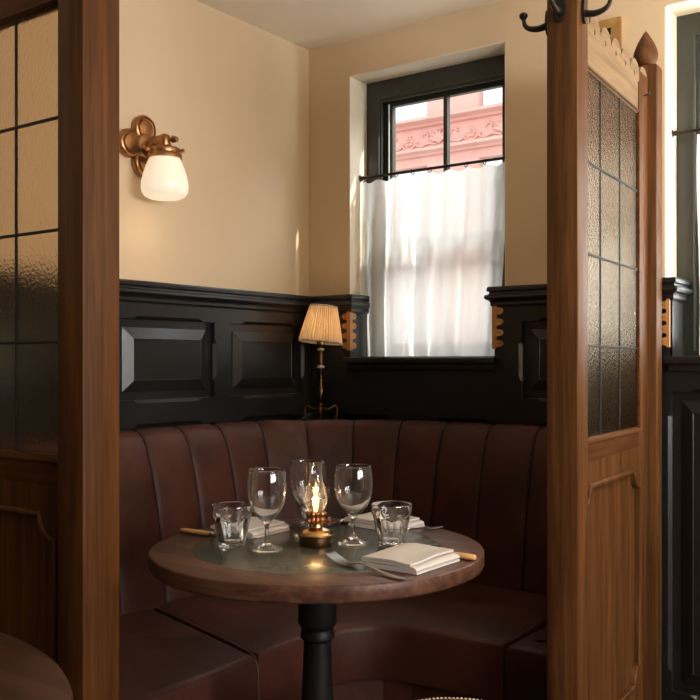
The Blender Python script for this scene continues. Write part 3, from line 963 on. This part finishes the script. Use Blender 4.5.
P = [(.0150, .0690), (.0160, .074), (.0205, .083), (.0242, .092), (.0250, .098), (.0240, .105), (.0205, .117), (.0165, .131), (.0142, .145), (.0132, .160), (.0134, .1745)]
P2 = [(r-.0011, h) for r, h in P[::-1]]
bm = NB(); add_lathe(bm, P+P2+[P[0]], 48); obj('chimney', bm, M_chimney, ol_, 60)
lathe('flame', [(0, .0705), (.0034, .072), (.0050, .079), (.0053, .086), (.0046, .097), (.0032, .110), (.0017, .124), (0, .137)], M_flame, ol_, 20)

# ------------------------------------------------------------------ napkins
def napkin(x, y, w, d, rz, label, seed, lay=4, open_side=1):
    """folded pad: folds run along local y; w across, d along; loops show at local -x"""
    rnd = random.Random(seed)
    th, gap = .0042, .0066
    zs = (0, .0046, .0118, .0176)
    path = []
    offs = [0, .002, .012, .014]
    for k in range(lay):
        z = th/2+.0005+zs[k]
        a, b = -w/2+(.010 if k < 2 else 0), w/2-offs[k]
        xs = [a+(b-a)*i/14 for i in range(15)]
        if k % 2 == 0: xs = xs[::-1]
        row = [(q, z-(.0034 if k > 1 else .0006)*((q+w/2)/w)**1.5-(.0022*math.exp(-((q+w/2)/.012)**2) if k > 1 else 0)) for q in xs]
        if path:
            # rounded loop between layers
            (x0, z0), (x1, z1) = path[-1], row[0]
            sg = -1 if k % 2 == 1 else 1
            r_ = abs(z1-z0)/2
            for j in range(1, 8):
                t = j/8*PI
                path.append(((x0+x1)/2+(x1-x0)*(j/8-.5)+sg*math.sin(t)*r_*1.25, (z0+z1)/2-math.cos(t)*r_))
        path += row
    ny = 20
    bm = NB()
    rows = []
    for j in range(ny+1):
        v = -d/2+d*j/ny
        up, lo = [], []
        for i, (px, pz) in enumerate(path):
            p0, p1 = path[max(0, i-1)], path[min(len(path)-1, i+1)]
            t = Vector((p1[0]-p0[0], p1[1]-p0[1]))
            t = t.normalized() if t.length > 1e-9 else Vector((1, 0))
            nx, nz = -t.y, t.x
            lift = pz/(lay*gap)
            wob = .0022*mnoise.noise(Vector((px*22+seed, v*18, pz*30)))*lift*1.5+.0018*lift*math.sin(v*24+seed)
            px2 = px+.0015*mnoise.noise(Vector((v*30, pz*200, seed)))
            hh = th/2
            zz = pz+max(wob, -pz*.2)
            vv = v*(1+.012*mnoise.noise(Vector((pz*160, seed, 3.3))))
            up.append((px2+nx*hh, vv, max(.0003, zz+nz*hh))); lo.append((px2-nx*hh, vv, max(.0003, zz-nz*hh)))
        rows.append(up+lo[::-1])
    add_loft(bm, rows)
    o = obj('napkin', bm, M_napkin, None, 45)
    o.location = (x, y, GZ); o.rotation_euler = (0, 0, rz)
    return tag(o, label, 'napkin', 'folded linen napkins')
napkin(1.312, -1.326, .122, .150, math.radians(-2), 'folded linen napkin between the fork and the knife near the front rim', 1)
napkin(.837, -1.262, .120, .130, math.radians(3), 'folded linen napkin behind the tumbler and wine glass by the pale handled knife', 2)
napkin(1.042, -1.016, .148, .112, math.radians(-3), 'folded linen napkin at the back edge of the table behind the tumbler', 4)

# ------------------------------------------------------------------ cutlery
def strip(bm, st):
    """st: (x, half width, z, thickness)"""
    rows = []
    for x, w, z, t in st:
        rows.append([(x, -w, z), (x, -w*.6, z-t*.5), (x, w*.6, z-t*.5), (x, w, z), (x, w*.6, z+t*.5), (x, -w*.6, z+t*.5)])
    add_loft(bm, rows)

def fork(x, y, rz, label):
    if not fork.me:
        bm = NB()
        strip(bm, [(0, .007, .0035, .002), (.004, .0095, .0032, .0025), (.03, .0085, .0030, .0028), (.06, .0055, .0055, .003), (.09, .0035, .0105, .0035), (.112, .0032, .0130, .0036),
                   (.124, .0050, .0120, .003), (.132, .0095, .0085, .0022), (.140, .0122, .0055, .0019), (.150, .0126, .0040, .0018), (.154, .0126, .0040, .0018)])
        for k in range(4):
            w = -.0105+.007*k
            rows = []
            for q in range(9):
                t = q/8; X = .152+.054*t; z = .0040+.0135*t**1.8; hw = .0021-.0012*t
                rows.append([(X, w-hw, z-.0008), (X, w+hw, z-.0008), (X, w+hw, z+.0008), (X, w-hw, z+.0008)])
            add_loft(bm, rows)
        o = obj('fork', bm, M_steel, None, 50); fork.me = o
    else:
        o = fork.me.copy(); C.objects.link(o)
    o.location = (x, y, GZ); o.rotation_euler = (0, 0, rz)
    return tag(o, label, 'fork', 'steel dinner forks')
fork.me = None
def fork2(a, b, label): fork(a[0], a[1], math.atan2(b[1]-a[1], b[0]-a[0]), label)
fork2((1.374, -1.452), (1.168, -1.404), 'steel fork with its tines towards the oil lamp, along the front napkin')
fork2((.727, -1.180), (.925, -1.160), 'steel fork at the far side, its tines showing beyond the napkin and wine glass')
fork2((1.163, -.961), (1.133, -1.165), 'steel fork at the back rim beside the napkin and tumbler')

def knife(a, b, label):
    x, y = a; rz = math.atan2(b[1]-a[1], b[0]-a[0])
    r = tag(empty('table_knife', (x, y, GZ), rz), label, 'knife', 'table knives with pale handles')
    bm = NB()
    rows = []
    for X, w, h in ((0, .005, .004), (.003, .0078, .0056), (.03, .0082, .006), (.07, .0070, .0056), (.085, .0062, .0052)):
        rows.append([(X, w*math.cos(q*PI/6), .0062+h*math.sin(q*PI/6)) for q in range(12)])
    add_loft(bm, rows); obj('handle', bm, M_handle, r, 50)
    bm = NB()
    rows = []
    for X, w, h in ((.084, .0064, .0054), (.090, .0062, .0052), (.094, .0045, .003)):
        rows.append([(X, w*math.cos(q*PI/6), .0062+h*math.sin(q*PI/6)) for q in range(12)])
    add_loft(bm, rows)
    rows = []
    for X, y0, y1, t in ((.092, -.0045, .0045, .0016), (.105, -.0085, .006, .0014), (.16, -.010, .0072, .0012), (.190, -.009, .0075, .001), (.204, -.003, .0075, .0008), (.208, .004, .0065, .0006)):
        rows.append([(X, y0, .0062-t*.2), (X, y1, .0062-t), (X, y1, .0062+t), (X, y0, .0062+t*.2)])
    add_loft(bm, rows); obj('blade', bm, M_steel, r, 35)
    return r
knife((.717, -1.366), (.930, -1.341), 'table knife with pale wooden handle lying behind the leftmost tumbler')
knife((.944, -.972), (.945, -1.172), 'table knife whose blade points at the oil lamp from the back rim')
knife((1.398, -1.231), (1.19, -1.234), 'table knife with wooden handle end poking out beyond the front napkin')

# ------------------------------------------------------------------ street outside
tag(bbox('ground', (-14, 12, TK+.01, 12, -.25, -.15), M_street), kind='structure')
FY = 7.0
fc = tag(empty('building', (0, FY, -.15)), 'pink painted stucco building with moulded frieze across the street', 'building')
zo = .15
def fz(z): return z+zo
bm = NB()
cols = [-10.072+1.774*k for k in range(9)]            # left edge of each window bay
wins = []
for c0 in cols:
    c1 = c0+1.05
    wins.append((c0, c1, fz(4.205), fz(6.2)))
    wins.append((c0, c1, fz(1.2), fz(3.60)))
add_plate(bm, rect(-11, 7, 0, 7.4), [rect(*w) for w in wins], .30, lambda u, v_, w: (u, w, v_))
obj('facade_wall', bm, M_pink, fc)
for a, b, c, d in wins:
    bm = NB(); add_plate(bm, rect(a+.005, b-.005, c+.005, d-.005), [rect(a+.09, (a+b)/2-.03, c+.30, (c+d)/2-.04), rect((a+b)/2+.03, b-.09, c+.30, (c+d)/2-.04), rect(a+.09, (a+b)/2-.03, (c+d)/2+.04, d-.28), rect((a+b)/2+.03, b-.09, (c+d)/2+.04, d-.28)], .08, lambda u, v_, w: (u, .09+w, v_))
    s = obj('facade_window', bm, M_white, fc)
    bbox('window_pane', (a+.08, b-.08, .14, .15, c+.1, d-.1), M_darkpane, s)
SH = lambda z0, z1, p: [(0, z0), (p*.35, z0), (p*.5, z0+(z1-z0)*.3), (p*.85, z0+(z1-z0)*.45), (p, z0+(z1-z0)*.6), (p, z1), (0, z1+.01)]
for z0, z1, p in ((4.07, 4.15, .20), (3.71, 3.79, .14), (6.7, 6.95, .4)):
    bm = NB(); add_sweep(bm, [(-11, 0), (7, 0)], [(n, fz(z)) for n, z in SH(z0, z1, p)]); obj('cornice', bm, M_pink, fc, 20)
# relief in the frieze: leaf scrolls and rosettes
k = 0
x = -10.6
while x < 6.5:
    bm = NB()
    cz = fz(3.925)
    if k % 2 == 0:
        for sg in (-1, 1):
            sp = []
            for q in range(26):
                t = q/25; a = t*4.2; r_ = .055*(1-t*.75)
                sp.append((x+sg*(.20-.02*t)+sg*r_*math.cos(a), -.012, cz+.03+r_*math.sin(a)*1.1))
            add_tube(bm, sp, [.020*(1-.6*q/25) for q in range(26)], 7)
            for ang in (20, 50, 80):
                a = math.radians(ang)
                add_tube(bm, spline([(x, -.01, cz-.07), (x+sg*.07*math.cos(a), -.03, cz-.05+.08*math.sin(a)), (x+sg*.17*math.cos(a), -.012, cz-.06+.16*math.sin(a))], 4), [.012, .016, .020, .024, .026, .024, .018, .012, .005], 7)
            add_tube(bm, spline([(x+sg*.04, -.01, cz-.085), (x+sg*.16, -.016, cz-.06), (x+sg*.27, -.012, cz-.09), (x+sg*.36, -.01, cz-.03)], 4), .014, 7)
        obj('acanthus_relief', bm, M_pink, fc, 60)
    else:
        for q in range(6):
            a = q*PI/3
            add_lathe(bm, [(0, -.03), (.022, -.02), (.03, 0)], 10, (x+.045*math.cos(a), 0, cz+.045*math.sin(a)), 'y')
        add_lathe(bm, [(0, -.04), (.016, -.03), (.022, 0)], 10, (x, 0, cz), 'y')
        for sg in (-1, 1): add_tube(bm, spline([(x, -.01, cz-.1), (x+sg*.06, -.016, cz-.085), (x+sg*.13, -.01, cz-.02)], 4), .011, 7)
        obj('rosette_relief', bm, M_pink, fc, 60)
    x += .4427*1.0
    k += 1

# ------------------------------------------------------------------ light
wd = bpy.data.worlds.new('World'); sc.world = wd; wd.use_nodes = True
nt = wd.node_tree
bg = nt.nodes['Background']
bg.inputs[0].default_value = (.86, .93, 1.0, 1)
bg.inputs[1].default_value = 3.0

def light(name, kind, loc, energy, col, **kw):
    d = bpy.data.lights.new(name, kind); d.energy = energy; d.color = col
    tgt = kw.pop('target', None)
    for k, v_ in kw.items(): setattr(d, k, v_)
    o = bpy.data.objects.new(name, d); C.objects.link(o); o.location = loc
    if tgt: o.rotation_euler = (Vector(tgt)-Vector(loc)).to_track_quat('-Z', 'Y').to_euler()
    return o
sd = Vector((-1, -.33, -.66))
s = light('sun', 'SUN', (8, 4, 6), 9.0, (1, .93, .82), angle=math.radians(.6))
s.rotation_euler = sd.to_track_quat('-Z', 'Y').to_euler()
# area lamp added for daylight at the unseen side window
light('side_window_fill', 'AREA', (XR-.02, -2.0, 1.58), 15, (.92, .96, 1.0), shape='RECTANGLE', size=2.1, size_y=1.15, target=(0, -2.0, 1.45))
light('curtain_backlight', 'AREA', (1.95, .55, 1.42), 50, (.97, .98, 1.0), shape='RECTANGLE', size=.8, size_y=.66, target=(1.85, 0, 1.46))  # lamp added behind the second curtain to brighten it and the screen glass
light('sky_fill', 'AREA', (1.85, .95, 3.2), 80, (.95, .97, 1.0), shape='RECTANGLE', size=1.2, size_y=1.2, target=(1.75, 0, 1.65))  # added area lamp boosting sky light on the second window
light('ceiling_fill', 'AREA', (XR-.03, -1.9, 1.35), 146, (1.0, .96, .92), shape='RECTANGLE', size=2.0, size_y=.8, target=(2.1, -1.5, 3.5))  # added fill aimed upward to brighten the ceiling and walls
light('sky_fill', 'AREA', (.25, 1.9, 3.75), 108, (.96, .98, 1.0), shape='RECTANGLE', size=1.5, size_y=1.2, target=(.55, 0, 1.8))  # added area lamp boosting sky light on the booth curtain and table
# added warm fill out of view, no pendant hangs here
light('warm_fill', 'POINT', (4.2, -1.95, 2.0), 30, (1.0, .52, .24), shadow_soft_size=.12)
light('screen_fill', 'POINT', (2.15, -.22, 1.72), 29, (1.0, .88, .68), shadow_soft_size=.08)  # unseen fill added to brighten the outer face of the right screen
light('table_lamp_light', 'POINT', (LX, LY, LZ+.347), 3.0, (1.0, .66, .36), shadow_soft_size=.02)
light('flame_light', 'POINT', (1.051, -1.295, GZ+.10), .6, (1.0, .52, .20), shadow_soft_size=.008)
light('sconce_light', 'POINT', (AX, sy, sz-.27), .22, (1.0, .70, .40), shadow_soft_size=.06)

# ------------------------------------------------------------------ camera
cd = bpy.data.cameras.new('camera'); co = bpy.data.objects.new('camera', cd); C.objects.link(co)
co.location = (2.259, -2.834, 1.15)
co.rotation_euler = (PI/2, 0, math.radians(36.0))
cd.sensor_width = 36; cd.lens = 36*920/700
cd.shift_y = 12/700
cd.clip_start = .02
sc.camera = co
sc.view_settings.view_transform = 'Standard'
sc.view_settings.look = 'None'
sc.view_settings.exposure = -0.12
sc.view_settings.gamma = 1.0
sc.view_settings.use_curve_mapping = False
sc.cycles.max_bounces = 14
sc.cycles.transparent_max_bounces = 16
sc.cycles.transmission_bounces = 12
sc.cycles.sample_clamp_indirect = 6.0
